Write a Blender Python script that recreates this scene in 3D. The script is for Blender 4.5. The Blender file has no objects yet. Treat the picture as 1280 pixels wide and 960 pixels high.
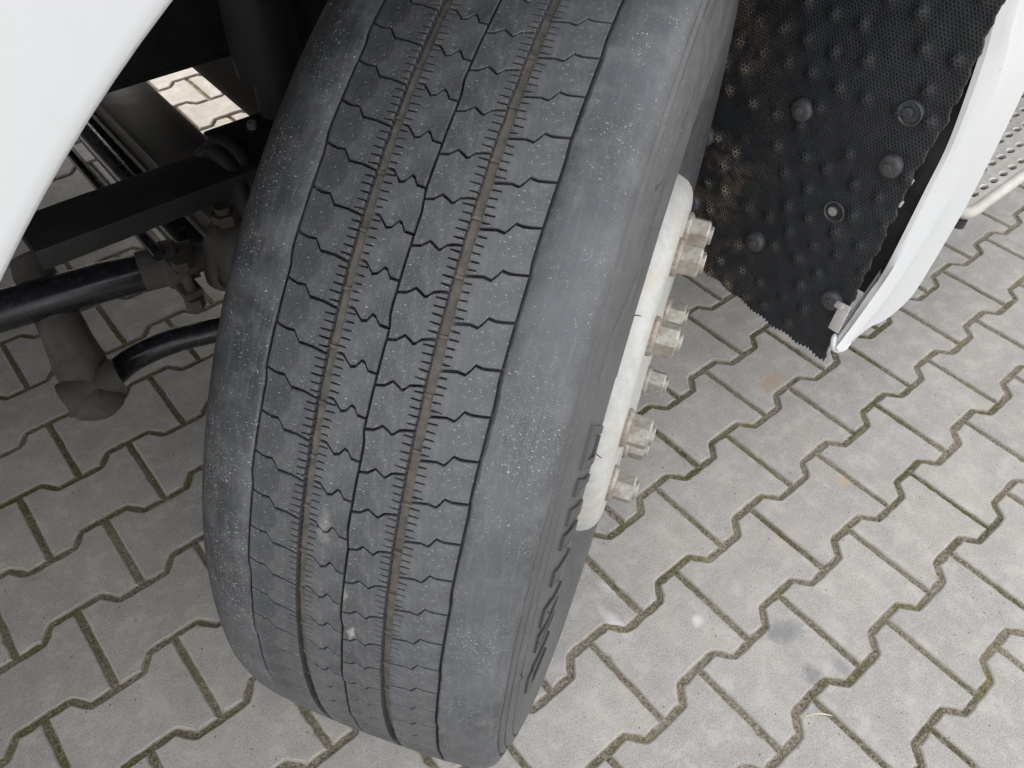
import bpy, bmesh, math, random
from mathutils import Vector, Matrix
S = bpy.context.scene
COL = S.collection
R = math.radians
rnd = random.Random(7)

# ------------------------------------------------------------ camera
cam_d = bpy.data.cameras.new("camera"); cam = bpy.data.objects.new("camera", cam_d); COL.objects.link(cam)
CR = Vector((0.76548524, -0.64303128, 0.02330497)); CD = Vector((-0.46156943, -0.57398105, -0.67638703)); CF = Vector((0.44831463, 0.50700743, -0.73617760))
CP = Vector((-0.68260043, -0.47012897, 1.22084347)); FPX = 1015.8
M = Matrix((( CR.x, -CD.x, -CF.x, CP.x), (CR.y, -CD.y, -CF.y, CP.y), (CR.z, -CD.z, -CF.z, CP.z), (0, 0, 0, 1)))
cam.matrix_world = M
cam_d.sensor_width = 36; cam_d.lens = 36*FPX/1280; cam_d.clip_start = 0.02; cam_d.clip_end = 3000
S.camera = cam

# ------------------------------------------------------------ world, sun, exposure
SUN_EL, SUN_AZ = R(40), R(6)          # the sun stands on the far side of the truck
w = bpy.data.worlds.new("World"); S.world = w; w.use_nodes = True
nt = w.node_tree; nt.nodes.clear()
out = nt.nodes.new('ShaderNodeOutputWorld'); bg = nt.nodes.new('ShaderNodeBackground')
sky = nt.nodes.new('ShaderNodeTexSky'); sky.sky_type = 'NISHITA'; sky.sun_disc = False
sky.sun_elevation = SUN_EL; sky.sun_rotation = SUN_AZ; sky.dust_density = 3.0; sky.air_density = 1.0; sky.ozone_density = 1.0
tc = nt.nodes.new('ShaderNodeTexCoord'); cn = nt.nodes.new('ShaderNodeTexNoise'); cn.inputs['Scale'].default_value = 2.2; cn.inputs['Detail'].default_value = 8
cr = nt.nodes.new('ShaderNodeValToRGB'); cr.color_ramp.elements[0].position = .40; cr.color_ramp.elements[1].position = .62
cr.color_ramp.elements[0].color = (.35, .35, .35, 1); cr.color_ramp.elements[1].color = (.95, .95, .95, 1)
mx = nt.nodes.new('ShaderNodeMixRGB'); mx.inputs[2].default_value = (10.4, 10.3, 10.3, 1)
nt.links.new(tc.outputs['Generated'], cn.inputs['Vector']); nt.links.new(cn.outputs['Fac'], cr.inputs['Fac'])
nt.links.new(cr.outputs['Color'], mx.inputs[0]); nt.links.new(sky.outputs[0], mx.inputs[1])
nt.links.new(mx.outputs[0], bg.inputs['Color']); bg.inputs['Strength'].default_value = 0.1
nt.links.new(bg.outputs[0], out.inputs['Surface'])
sl = bpy.data.lights.new("sun", 'SUN'); sl.energy = 2.0; sl.angle = R(0.6); sl.color = (1, .95, .87)
so = bpy.data.objects.new("sun", sl); COL.objects.link(so)
sd = Vector((math.sin(SUN_AZ)*math.cos(SUN_EL), math.cos(SUN_AZ)*math.cos(SUN_EL), math.sin(SUN_EL)))
so.rotation_euler = sd.to_track_quat('Z', 'Y').to_euler(); so.location = sd*20
S.view_settings.view_transform = 'Standard'; S.view_settings.look = 'None'; S.view_settings.gamma = 1
S.view_settings.exposure = 1.43
S.cycles.max_bounces = 8; S.cycles.diffuse_bounces = 5

# ------------------------------------------------------------ material kit
class NT:
    def __init__(s, name):
        s.m = bpy.data.materials.new(name); s.m.use_nodes = True; s.t = s.m.node_tree
        s.b = s.t.nodes['Principled BSDF']; s.obj = None
    def n(s, ty, **k):
        nd = s.t.nodes.new('ShaderNode'+ty)
        for a, v in k.items():
            if a in nd.inputs: nd.inputs[a].default_value = v
            else: setattr(nd, a, v)
        return nd
    def l(s, a, b): s.t.links.new(a, b)
    def co(s, kind='Object'):
        if s.obj is None: s.obj = s.n('TexCoord')
        return s.obj.outputs[kind]
    def noise(s, scale, detail=4, rough=.55, vec=None, dist=0):
        nd = s.n('TexNoise'); nd.inputs['Scale'].default_value = scale; nd.inputs['Detail'].default_value = detail
        nd.inputs['Roughness'].default_value = rough; nd.inputs['Distortion'].default_value = dist
        s.l(vec or s.co(), nd.inputs['Vector']); return nd.outputs['Fac']
    def ramp(s, fac, stops):
        nd = s.n('ValToRGB'); e = nd.color_ramp.elements
        while len(e) < len(stops): e.new(.5)
        for el, (p, c) in zip(e, stops):
            el.position = p; el.color = (c, c, c, 1) if not hasattr(c, '__len__') else (*c, 1)
        s.l(fac, nd.inputs['Fac']); return nd.outputs['Color']
    def mix(s, fac, a, b, blend='MIX'):
        nd = s.n('MixRGB'); nd.blend_type = blend
        for i, v in ((0, fac), (1, a), (2, b)):
            if isinstance(v, bpy.types.NodeSocket): s.l(v, nd.inputs[i])
            elif hasattr(v, '__len__'): nd.inputs[i].default_value = (*v, 1)
            else: nd.inputs[i].default_value = v if i == 0 else (v, v, v, 1)
        return nd.outputs[0]
    def math(s, op, a, b=0.0, c=None):
        nd = s.n('Math'); nd.operation = op
        for i, v in enumerate((a, b) if c is None else (a, b, c)):
            if isinstance(v, bpy.types.NodeSocket): s.l(v, nd.inputs[i])
            else: nd.inputs[i].default_value = v
        return nd.outputs[0]
    def set(s, col=None, rough=None, metal=None, spec=None):
        for nm, v in (('Base Color', col), ('Roughness', rough), ('Metallic', metal), ('Specular IOR Level', spec)):
            if v is None: continue
            if isinstance(v, bpy.types.NodeSocket): s.l(v, s.b.inputs[nm])
            elif hasattr(v, '__len__'): s.b.inputs[nm].default_value = (*v, 1)
            else: s.b.inputs[nm].default_value = v
        return s
    def bump(s, h, strength=.3, dist=.001, prev=None):
        nd = s.n('Bump'); nd.inputs['Strength'].default_value = strength; nd.inputs['Distance'].default_value = dist
        s.l(h, nd.inputs['Height'])
        if prev: s.l(prev, nd.inputs['Normal'])
        s.l(nd.outputs[0], s.b.inputs['Normal']); return nd.outputs[0]
    def voro(s, scale, feature='F1', vec=None, rand=1):
        nd = s.n('TexVoronoi'); nd.feature = feature; nd.inputs['Scale'].default_value = scale; nd.inputs['Randomness'].default_value = rand
        s.l(vec or s.co(), nd.inputs['Vector']); return nd
    def scaled(s, sc, rot=(0, 0, 0), kind='Object'):
        nd = s.n('Mapping'); nd.inputs['Scale'].default_value = sc; nd.inputs['Rotation'].default_value = rot
        s.l(s.co(kind), nd.inputs['Vector']); return nd.outputs[0]

def flecks(k, vec_scales, size, keep, seed_rot):
    """mask of tiny stretched chips: voronoi cells, only some of them kept"""
    v = k.voro(1.0, vec=k.scaled(vec_scales, seed_rot))
    near = k.ramp(v.outputs['Distance'], [(0, 1), (size, 1), (size+.03, 0)])
    sep = k.n('SeparateColor'); k.l(v.outputs['Color'], sep.inputs[0])
    kp = k.math('GREATER_THAN', sep.outputs[0], 1-keep)
    return k.math('MULTIPLY', near, kp)

SCRAPES = [(-.583, -.176, .612, .0045, .6), (-.569, -.139, .706, .007, .22), (-.578, -.166, .652, .004, .3)]
def mat_rubber(name, base=(.034, .037, .043), dusty=1.0, rough=.56, painted_sheen=0.0):
    k = NT(name)
    oi = k.n('ObjectInfo'); big = k.noise(7, 4, .6); mid = k.noise(45, 5, .7)
    stv = k.noise(1, 4, .7, vec=k.scaled((260, 26, 26)))
    c = k.mix(k.math('MULTIPLY', k.ramp(big, [(.38, 0), (.62, 1)]), .50*dusty), base, (.135, .140, .150))
    c = k.mix(k.math('MULTIPLY', k.ramp(mid, [(.47, 0), (.70, 1)]), .50*dusty), c, (.17, .17, .168))
    c = k.mix(k.math('MULTIPLY', k.ramp(stv, [(.5, 0), (.75, 1)]), .35*dusty), c, (.20, .20, .20))
    c = k.mix(k.math('MULTIPLY', oi.outputs['Random'], .22), c, (.115, .115, .112))
    patch = k.ramp(k.noise(16, 5, .65), [(.42, 0), (.62, 1)])
    f1 = flecks(k, (520, 160, 520), .20, .15, (.3, .5, .2))
    f2 = flecks(k, (210, 600, 560), .20, .14, (1.1, .2, .9))
    f3 = flecks(k, (130, 150, 140), .10, .08, (.2, 1.5, .4))
    f4 = flecks(k, (850, 850, 850), .30, .30, (.7, .1, .4))
    f = k.math('MAXIMUM', k.math('MAXIMUM', f1, f2), f3)
    f = k.math('MULTIPLY', f, k.math('ADD', k.math('MULTIPLY', patch, .85), .20))
    f = k.math('MAXIMUM', f, k.math('MULTIPLY', f4, k.math('MULTIPLY', patch, .55)))
    sx = k.n('SeparateXYZ'); k.l(k.co(), sx.inputs[0])
    sidew = k.ramp(k.math('ADD', sx.outputs[0], .5), [(.40, 1.0), (.43, .62), (.57, .60), (.60, .50)])
    f = k.math('MULTIPLY', f, sidew)
    if painted_sheen:
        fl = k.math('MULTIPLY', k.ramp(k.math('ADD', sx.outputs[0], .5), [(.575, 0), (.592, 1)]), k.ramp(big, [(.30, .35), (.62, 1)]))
        c = k.mix(k.math('MULTIPLY', fl, painted_sheen), c, (.118, .128, .148))  # bluish sheen painted into the colour of the outer shoulder
    c = k.mix(k.math('MULTIPLY', f, min(1, .95*dusty)), c, (.66, .64, .59))
    geo = k.n('NewGeometry'); c = k.mix(k.math('MULTIPLY', k.ramp(geo.outputs['Pointiness'], [(.51, 0), (.56, 1)]), .0), c, (.2, .2, .2))
    if dusty > .6:
        W = k.n('NewGeometry').outputs['Position']
        for (x, y, z, sc, am) in SCRAPES:
            mp = k.n('Mapping'); mp.vector_type = 'TEXTURE'; mp.inputs['Location'].default_value = (x, y, z); mp.inputs['Rotation'].default_value = (0, 0, .54); mp.inputs['Scale'].default_value = (.05, sc, sc*2.6)
            k.l(W, mp.inputs['Vector']); ln = k.n('VectorMath'); ln.operation = 'LENGTH'; k.l(mp.outputs[0], ln.inputs[0])
            dd = k.math('ADD', ln.outputs['Value'], k.math('MULTIPLY', k.math('SUBTRACT', k.noise(160, 4, .7, W), .5), 2.6))
            c = k.mix(k.math('MULTIPLY', k.ramp(dd, [(.3, 1), (.9, 0)]), am), c, (.42, .41, .38))
    k.set(c, k.ramp(mid, [(.3, rough-.06), (.7, rough+.14)]), spec=.5)
    h = k.noise(700, 3, .7); b = k.bump(h, .25, .0006); k.bump(mid, .18, .002, b)
    return k.m
RUB = mat_rubber('shoulder rubber', painted_sheen=.14)
RUBB = mat_rubber('tread block rubber', (.026, .028, .033), .80, .50)
RUBS = mat_rubber('sidewall rubber', (.055, .056, .058), .6, .46)

RUBL = mat_rubber('raised letter rubber', (.026, .027, .030), .2, .36)
def mat_groove():
    k = NT('groove bottom rubber')
    n = k.noise(120, 5, .7); n2 = k.noise(28, 3, .6)
    c = k.mix(k.ramp(n, [(.3, 0), (.75, 1)]), (.085, .078, .066), (.22, .195, .16))
    c = k.mix(k.math('MULTIPLY', k.ramp(n2, [(.4, 0), (.7, 1)]), .5), c, (.10, .09, .075))
    k.set(c, .8, spec=.25); k.bump(n, .4, .001); return k.m
GRO = mat_groove()

def mat_white(name, base=(.80, .81, .82), dirt=.25, rough=.28, chips=True):
    k = NT(name)
    n = k.noise(9, 5, .65); n2 = k.noise(60, 4, .7)
    c = k.mix(k.math('MULTIPLY', k.ramp(n, [(.42, 0), (.75, 1)]), dirt), base, (.62, .61, .57))
    c = k.mix(k.math('MULTIPLY', k.ramp(n2, [(.55, 0), (.75, 1)]), dirt*.5), c, (.5, .49, .45))
    if chips:
        f = flecks(k, (45, 45, 45), .10, .22, (.4, .2, .1))
        c = k.mix(k.math('MULTIPLY', f, .35), c, (.30, .30, .30))
    k.set(c, k.ramp(n, [(.3, rough), (.8, rough+.2)])); k.bump(n2, .05, .001); return k.m
WHITE = mat_white('white truck paint', (.60, .615, .635), dirt=.22)
TRIM = mat_white('white arch trim paint', (.64, .65, .655), .35, .33)
def mat_rim():
    k = NT('dirty white wheel paint')
    n = k.noise(55, 6, .7); n2 = k.noise(14, 4, .6); n3 = k.noise(130, 4, .7)
    c = k.mix(k.math('MULTIPLY', k.ramp(n, [(.40, 0), (.62, 1)]), .45), (.54, .54, .52), (.34, .33, .305))
    c = k.mix(k.math('MULTIPLY', k.ramp(n2, [(.50, 0), (.70, 1)]), .40), c, (.60, .50, .36))
    c = k.mix(k.math('MULTIPLY', k.ramp(n3, [(.60, 0), (.72, 1)]), .5), c, (.42, .38, .33))
    k.set(c, .5); k.bump(n, .35, .0015); return k.m
RIM = mat_rim()
def mat_nut():
    k = NT('rusty plated nut')
    n = k.noise(140, 5, .7); n2 = k.noise(38, 4, .6)
    c = k.mix(k.ramp(n, [(.35, 0), (.7, 1)]), (.46, .44, .40), (.27, .25, .215))
    sp = k.n('SeparateXYZ'); k.l(k.co(), sp.inputs[0])
    low = k.ramp(k.math('MULTIPLY', sp.outputs[2], 50), [(.05, 1), (.42, 0)])
    rust = k.math('MAXIMUM', k.math('MULTIPLY', low, k.ramp(n, [(.40, .05), (.60, .8)])), k.math('MULTIPLY', k.ramp(n2, [(.5, 0), (.68, 1)]), .6))
    c = k.mix(rust, c, (.23, .155, .10)); k.set(c, .48, metal=k.math('MULTIPLY', k.math('SUBTRACT', 1, rust), .55)); k.bump(n, .5, .0012); return k.m
NUT = mat_nut()
def mat_mat():
    k = NT('perforated black mat')
    uv = k.co('UV'); sp = k.n('SeparateXYZ'); k.l(uv, sp.inputs[0])
    P = .0052; Q = P*.866
    def hole(ou, ov):
        u = k.math('SUBTRACT', k.math('FRACT', k.math('ADD', k.math('DIVIDE', sp.outputs[0], P), ou)), .5)
        v = k.math('MULTIPLY', k.math('SUBTRACT', k.math('FRACT', k.math('ADD', k.math('DIVIDE', sp.outputs[1], 2*Q), ov)), .5), 2*Q/P)
        return k.math('SQRT', k.math('ADD', k.math('MULTIPLY', u, u), k.math('MULTIPLY', v, v)))
    d = k.math('MINIMUM', hole(0, 0), hole(.5, .5))
    hole_m = k.ramp(d, [(.27, 1), (.36, 0)])
    n = k.noise(60, 5, .7); n2 = k.noise(16, 4, .65); n3 = k.noise(230, 3, .6)
    # dried mud thrown on the side next to the tyre
    md = k.ramp(k.math('ADD', k.math('MULTIPLY', sp.outputs[0], 2.6), k.math('ADD', k.math('MULTIPLY', sp.outputs[1], -.5), .09)), [(.0, 0), (.30, 1)])
    at = k.n('Attribute'); at.attribute_name = 'bumpy'
    mm = k.math('MULTIPLY', md, k.math('ADD', k.math('MULTIPLY', k.ramp(n2, [(.42, 0), (.58, 1)]), .8), k.math('MULTIPLY', at.outputs['Fac'], 1.2)))
    mm = k.math('MULTIPLY', mm, k.ramp(n, [(.36, 0), (.52, 1)]))
    c = k.mix(k.ramp(n, [(.3, 0), (.8, 1)]), (.018, .020, .024), (.045, .048, .055))
    mud = k.mix(k.ramp(n3, [(.3, 0), (.7, 1)]), (.10, .077, .052), (.31, .24, .17))
    c = k.mix(k.math('MULTIPLY', mm, .80), c, mud)
    c = k.mix(k.math('MULTIPLY', hole_m, .9), c, (.004, .004, .004))
    k.set(c, .5, spec=.5)
    b = k.bump(k.math('SUBTRACT', 1, hole_m), .8, .0012); k.bump(n, .3, .002, b); return k.m
MAT = mat_mat()
def mat_plain(name, a, b, rough=.5, metal=0, scale=30, bump=.2, dust=0, dustcol=(.2, .18, .15)):
    k = NT(name); n = k.noise(scale, 5, .65); n2 = k.noise(scale*.3, 3, .6)
    c = k.mix(k.ramp(n, [(.3, 0), (.72, 1)]), a, b)
    if dust: c = k.mix(k.math('MULTIPLY', k.ramp(n2, [(.35, 0), (.7, 1)]), dust), c, dustcol)
    k.set(c, k.ramp(n, [(.3, rough), (.8, min(1, rough+.2))]), metal); k.bump(n, bump, .002); return k.m
BLK = mat_plain('black chassis paint', (.012, .012, .013), (.03, .03, .031), .42, dust=.25, dustcol=(.05, .045, .04))
TUBE = mat_plain('black gloss steel tube', (.014, .014, .018), (.03, .03, .036), .16, scale=70, bump=.06, dust=.10, dustcol=(.06, .057, .05))
GREY = mat_plain('dusty cast iron', (.045, .043, .040), (.12, .11, .095), .7, dust=.5, dustcol=(.15, .135, .11), scale=45, bump=.5)
DGREY = mat_plain('road grimed steel', (.05, .05, .05), (.11, .105, .10), .45, dust=.4, dustcol=(.12, .11, .095), scale=35)
PLAS = mat_plain('black plastic', (.018, .018, .02), (.04, .04, .043), .5, dust=.4, dustcol=(.07, .065, .06))
STEEL = mat_plain('zinc plated steel', (.40, .39, .37), (.6, .59, .56), .4, .7, scale=80)
SCREW = mat_plain('black screw with worn head', (.035, .036, .040), (.085, .088, .095), .42, scale=70)
ALU = mat_plain('dirty aluminium', (.50, .48, .44), (.66, .64, .60), .5, .25, scale=40, dust=.5, dustcol=(.42, .38, .33))
HOLE = mat_plain('recess', (.01, .01, .01), (.02, .02, .02), .8)

def mat_paver():
    k = NT('concrete paver')
    oi = k.n('ObjectInfo')
    vec = k.n('VectorMath'); vec.operation = 'ADD'; k.l(k.co(), vec.inputs[0])
    cmb = k.n('CombineXYZ'); k.l(k.math('MULTIPLY', oi.outputs['Random'], 37), cmb.inputs[0]); k.l(k.math('MULTIPLY', oi.outputs['Random'], 11), cmb.inputs[1])
    k.l(cmb.outputs[0], vec.inputs[1]); V = vec.outputs[0]
    geo = k.n('NewGeometry'); W = geo.outputs['Position']
    n1 = k.noise(380, 3, .8, V); n2 = k.noise(60, 5, .7, V); n3 = k.noise(9, 4, .6, V); n4 = k.noise(3.2, 4, .6, W); n5 = k.noise(1300, 2, .6, V)
    base = k.mix(oi.outputs['Random'], (.360, .344, .314), (.450, .428, .388))
    c = k.mix(k.math('MULTIPLY', k.ramp(n3, [(.40, 0), (.62, 1)]), .75), base, (.355, .340, .315))
    c = k.mix(k.math('MULTIPLY', k.ramp(n2, [(.45, 0), (.75, 1)]), .45), c, (.47, .455, .435))
    c = k.mix(k.math('MULTIPLY', k.ramp(n4, [(.5, 0), (.72, 1)]), .35), c, (.43, .375, .34))
    c = k.mix(k.math('MULTIPLY', k.ramp(n1, [(.36, 1), (.47, 0)]), .75), c, (.20, .19, .175))
    c = k.mix(k.math('MULTIPLY', k.ramp(n1, [(.54, 0), (.68, 1)]), .60), c, (.60, .58, .55))
    c = k.mix(k.math('MULTIPLY', k.ramp(n5, [(.62, 0), (.72, 1)]), .30), c, (.15, .145, .14))
    n6 = k.noise(22, 5, .7, V)
    c = k.mix(k.math('MULTIPLY', k.ramp(n6, [(.51, 0), (.62, 1)]), .38), c, (.56, .53, .49))
    c = k.mix(k.math('MULTIPLY', k.ramp(n6, [(.36, 1), (.47, 0)]), .26), c, (.27, .255, .235))
    so2 = k.n('SeparateXYZ'); k.l(k.co(), so2.inputs[0])
    edge = k.ramp(k.math('MULTIPLY', so2.outputs[2], -100), [(.03, 0), (.16, 1)])
    c = k.mix(k.math('MULTIPLY', edge, k.ramp(n2, [(.35, .35), (.6, .8)])), c, (.30, .27, .215))
    # sparse dark crumbs and pores
    vv = k.n('Mapping'); vv.inputs['Scale'].default_value = (95, 95, 95); k.l(V, vv.inputs['Vector'])
    v = k.voro(1.0, vec=vv.outputs[0]); sep = k.n('SeparateColor'); k.l(v.outputs['Color'], sep.inputs[0])
    pore = k.math('MULTIPLY', k.ramp(v.outputs['Distance'], [(0, 1), (.10, 1), (.16, 0)]), k.math('GREATER_THAN', sep.outputs[0], .90))
    c = k.mix(k.math('MULTIPLY', pore, .8), c, (.07, .065, .06))
    # stains that belong to the yard: two rusty ones, two dark damp ones, a scuffed pale corner
    def stain(c, x, y, rx, ry, rot, col, amt, nz=n2):
        mp = k.n('Mapping'); mp.vector_type = 'TEXTURE'; mp.inputs['Location'].default_value = (x, y, 0)
        mp.inputs['Rotation'].default_value = (0, 0, rot); mp.inputs['Scale'].default_value = (rx, ry, 1000)
        k.l(W, mp.inputs['Vector']); ln = k.n('VectorMath'); ln.operation = 'LENGTH'; k.l(mp.outputs[0], ln.inputs[0])
        d = k.math('ADD', ln.outputs['Value'], k.math('MULTIPLY', k.math('SUBTRACT', nz, .5), 1.6))
        return k.mix(k.math('MULTIPLY', k.ramp(d, [(.35, 1), (1.0, 0)]), amt), c, col)
    for a in STAINS: c = stain(c, *a)
    k.set(c, .88, spec=.3)
    b = k.bump(n1, .35, .0012); b = k.bump(n2, .25, .002, b); k.bump(pore, -.5, .002, b)
    return k.m
STAINS = [(-.105, -.085, .014, .03, .5, (.62, .60, .57), .7), (.30, -.06, .02, .012, .5, (.60, .57, .54), .6), (.62, .10, .04, .03, .5, (.52, .46, .40), .5), (.20, -.22, .05, .03, .2, (.50, .42, .37), .35), (.485, .042, .05, .02, .2, (.46, .30, .17), .55), (.38, -.205, .018, .012, .6, (.52, .36, .22), .6),
          (.055, -.318, .045, .022, -.5, (.20, .20, .205), .75), (.03, -.39, .02, .02, 0, (.20, .20, .205), .6), (.075, -.41, .016, .03, 0, (.21, .21, .215), .6),
          (-.145, -.135, .013, .045, 0.05, (.62, .60, .58), .8), (-.04, -.215, .014, .010, 0.3, (.66, .65, .63), .8)]
PAV = mat_paver()
def mat_joint():
    k = NT('joint sand and moss')
    n = k.noise(220, 5, .75); n2 = k.noise(5.0, 4, .65); n3 = k.noise(38, 4, .7); n4 = k.noise(700, 2, .6)
    c = k.mix(k.ramp(n, [(.36, 0), (.66, 1)]), (.12, .10, .072), (.46, .41, .33))
    moss = k.math('MULTIPLY', k.ramp(n2, [(.47, .0), (.60, 1)]), k.ramp(n3, [(.42, 0), (.58, 1)]))
    green = k.mix(n4, (.095, .098, .022), (.28, .265, .075))
    c = k.mix(k.math('MULTIPLY', moss, .9), c, green)
    k.set(c, .95, spec=.15); b = k.bump(n, .9, .003); k.bump(n4, .5, .001, b); return k.m
JOI = mat_joint()
STRAW = mat_plain('dry straw', (.55, .47, .30), (.72, .64, .45), .7)
CRUMB = mat_plain('dark crumb', (.03, .028, .025), (.08, .07, .06), .8)
SAND = mat_plain('sand grain', (.22, .19, .14), (.40, .36, .28), .9, scale=400)
MOSS = mat_plain('moss tuft', (.065, .072, .014), (.22, .22, .05), .95, scale=300)

# ------------------------------------------------------------ object kit
def link(name, me, mat=None, parent=None, mw=None, kind=None, label=None):
    o = bpy.data.objects.new(name, me); COL.objects.link(o)
    if mat and me is not None and not me.materials:
        for m in (mat if isinstance(mat, (list, tuple)) else [mat]): me.materials.append(m)
    if parent:
        o.parent = parent
    if mw is not None: o.matrix_basis = (parent_mw(parent).inverted() @ mw) if parent else mw
    elif parent: o.matrix_basis = parent_mw(parent).inverted()
    o['_'] = 0; del o['_']
    if kind: o['kind'] = kind
    if label: o['label'] = label
    WM[o.name] = mw if mw is not None else Matrix.Identity(4)
    return o
WM = {}
def parent_mw(p): return WM[p.name]
def pyd(name, vs, fs, smooth=False):
    me = bpy.data.meshes.new(name); me.from_pydata([tuple(v) for v in vs], [], fs); me.update()
    if smooth:
        for p in me.polygons: p.use_smooth = True
    return me
def sharp(me, ang=35):
    for p in me.polygons: p.use_smooth = True
    me.set_sharp_from_angle(angle=R(ang))
class MB:
    def __init__(s): s.b = bmesh.new()
    def box(s, lo, hi, bev=0.0, rot=None, c=None):
        lo = Vector(lo); hi = Vector(hi); t = bmesh.new(); bmesh.ops.create_cube(t, size=1)
        for v in t.verts: v.co = Vector((v.co.x*(hi.x-lo.x), v.co.y*(hi.y-lo.y), v.co.z*(hi.z-lo.z)))
        if bev: bmesh.ops.bevel(t, geom=t.edges[:], offset=bev, segments=2, affect='EDGES', profile=.6)
        ce = (lo+hi)/2
        for v in t.verts: v.co = (rot @ v.co if rot else v.co)+ce
        s.add(t); return s
    def add(s, t):
        me = bpy.data.meshes.new('tmp'); t.to_mesh(me); t.free(); s.b.from_mesh(me); bpy.data.meshes.remove(me)
    def tube(s, pts, rad, n=16, cap=True):
        pts = [Vector(p) for p in pts]; rs = rad if hasattr(rad, '__len__') else [rad]*len(pts)
        rings = []; prev = None
        for i, p in enumerate(pts):
            d = (pts[min(i+1, len(pts)-1)]-pts[max(i-1, 0)]).normalized()
            if prev is None: x = d.orthogonal().normalized()
            else: x = (prev-d*prev.dot(d)).normalized()
            prev = x; y = d.cross(x)
            rings.append([s.b.verts.new(p+(x*math.cos(a)+y*math.sin(a))*rs[i]) for a in [2*math.pi*j/n for j in range(n)]])
        for a, b in zip(rings, rings[1:]):
            for j in range(n): s.b.faces.new((a[j], a[(j+1) % n], b[(j+1) % n], b[j]))
        if cap: s.b.faces.new(rings[0][::-1]); s.b.faces.new(rings[-1])
        return s
    def prism(s, poly, z0, z1, fr=None):
        fr = fr or (lambda x, y, z: (x, y, z)); n = len(poly)
        a = [s.b.verts.new(fr(x, y, z0)) for x, y in poly]; b = [s.b.verts.new(fr(x, y, z1)) for x, y in poly]
        s.b.faces.new(a[::-1]); s.b.faces.new(b)
        for i in range(n): s.b.faces.new((a[i], a[(i+1) % n], b[(i+1) % n], b[i]))
        return s
    def mesh(s, name, smooth=35):
        bmesh.ops.recalc_face_normals(s.b, faces=s.b.faces[:])
        me = bpy.data.meshes.new(name); s.b.to_mesh(me); s.b.free()
        if smooth: sharp(me, smooth)
        return me
def spline(pts, n=8):
    P = [Vector(p) for p in pts]; P = [P[0]*2-P[1]]+P+[P[-1]*2-P[-2]]; o = []
    for i in range(1, len(P)-2):
        for j in range(n):
            t = j/n; a, b, c, d = P[i-1:i+3]
            o.append(.5*((2*b)+(c-a)*t+(2*a-5*b+4*c-d)*t*t+(3*b-a-3*c+d)*t**3))
    o.append(P[-2]); return o
def proj(p):
    d = Vector(p)-CP; z = d.dot(CF)
    if z < .05: return None
    return 640+FPX*d.dot(CR)/z, 480+FPX*d.dot(CD)/z, z

# ============================================================ GROUND
gm = pyd('ground', [(-900, -900, -.0385), (900, -900, -.0385), (900, 900, -.0385), (-900, 900, -.0385)], [(0, 1, 2, 3)])
ground = link('ground', gm, JOI, kind='structure')
pav = bpy.data.objects.new('pavement', None); COL.objects.link(pav); pav['kind'] = 'structure'; WM['pavement'] = Matrix.Identity(4)
# joint filling: a finely undulating sheet a few millimetres below the paver tops
def fill_sheet():
    import mathutils.noise as N
    x0, x1, y0, y1 = -1.3, 1.5, -1.0, 1.5; st = .008
    nx = int((x1-x0)/st); ny = int((y1-y0)/st); vs = []; fs = []
    for j in range(ny+1):
        for i in range(nx+1):
            x = x0+i*st; y = y0+j*st
            h = N.noise(Vector((x*60, y*60, 0)))*.0016+N.noise(Vector((x*9, y*9, 3)))*.0014
            vs.append((x, y, -.0044+h))
    for j in range(ny):
        for i in range(nx):
            a = j*(nx+1)+i; fs.append((a, a+1, a+nx+2, a+nx+1))
    me = pyd('joint_fill', vs, fs, True); return link('joint_fill', me, JOI, pav, kind='stuff')
fill_sheet()
f2 = pyd('outer_fill', [(-6, -5, -.009), (7, -5, -.009), (7, 7, -.009), (-6, 7, -.009)], [(0, 1, 2, 3)])
link('joint_fill', f2, JOI, pav, kind='stuff')

def paver_outline(jit=0, rr=None):
    e, wst = .0826, .0574; P = []
    top = [(-.1, e), (-.061, e), (-.0585, e-.0018), (-.0415, wst+.0018), (-.039, wst), (.039, wst), (.0415, wst+.0018), (.0585, e-.0018), (.061, e), (.1, e)]
    P = [(x, y) for x, y in top]+[(-x, -y) for x, y in top]   # clockwise
    if jit:
        Q = []
        for i in range(len(P)):
            a = Vector(P[i]); b = Vector(P[(i+1) % len(P)]); Q.append(tuple(a)); L = (b-a).length
            m = int(L/.008)
            for q in range(1, m):
                p = a+(b-a)*q/m; nrm = Vector((-(b-a).y, (b-a).x)).normalized(); p += nrm*-abs(rr.gauss(0, jit))*1.0; Q.append(tuple(p))
        P = Q
    return P
def inset(P, d):
    n = len(P); o = []
    for i in range(n):
        a, b, c = Vector(P[i-1]), Vector(P[i]), Vector(P[(i+1) % n])
        e1 = (b-a).normalized(); e2 = (c-b).normalized(); n1 = Vector((e1.y, -e1.x)); n2 = Vector((e2.y, -e2.x))
        m = (n1+n2); m = m/max(.5, m.dot(n1)); o.append(tuple(b+m*d))
    return o
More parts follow.
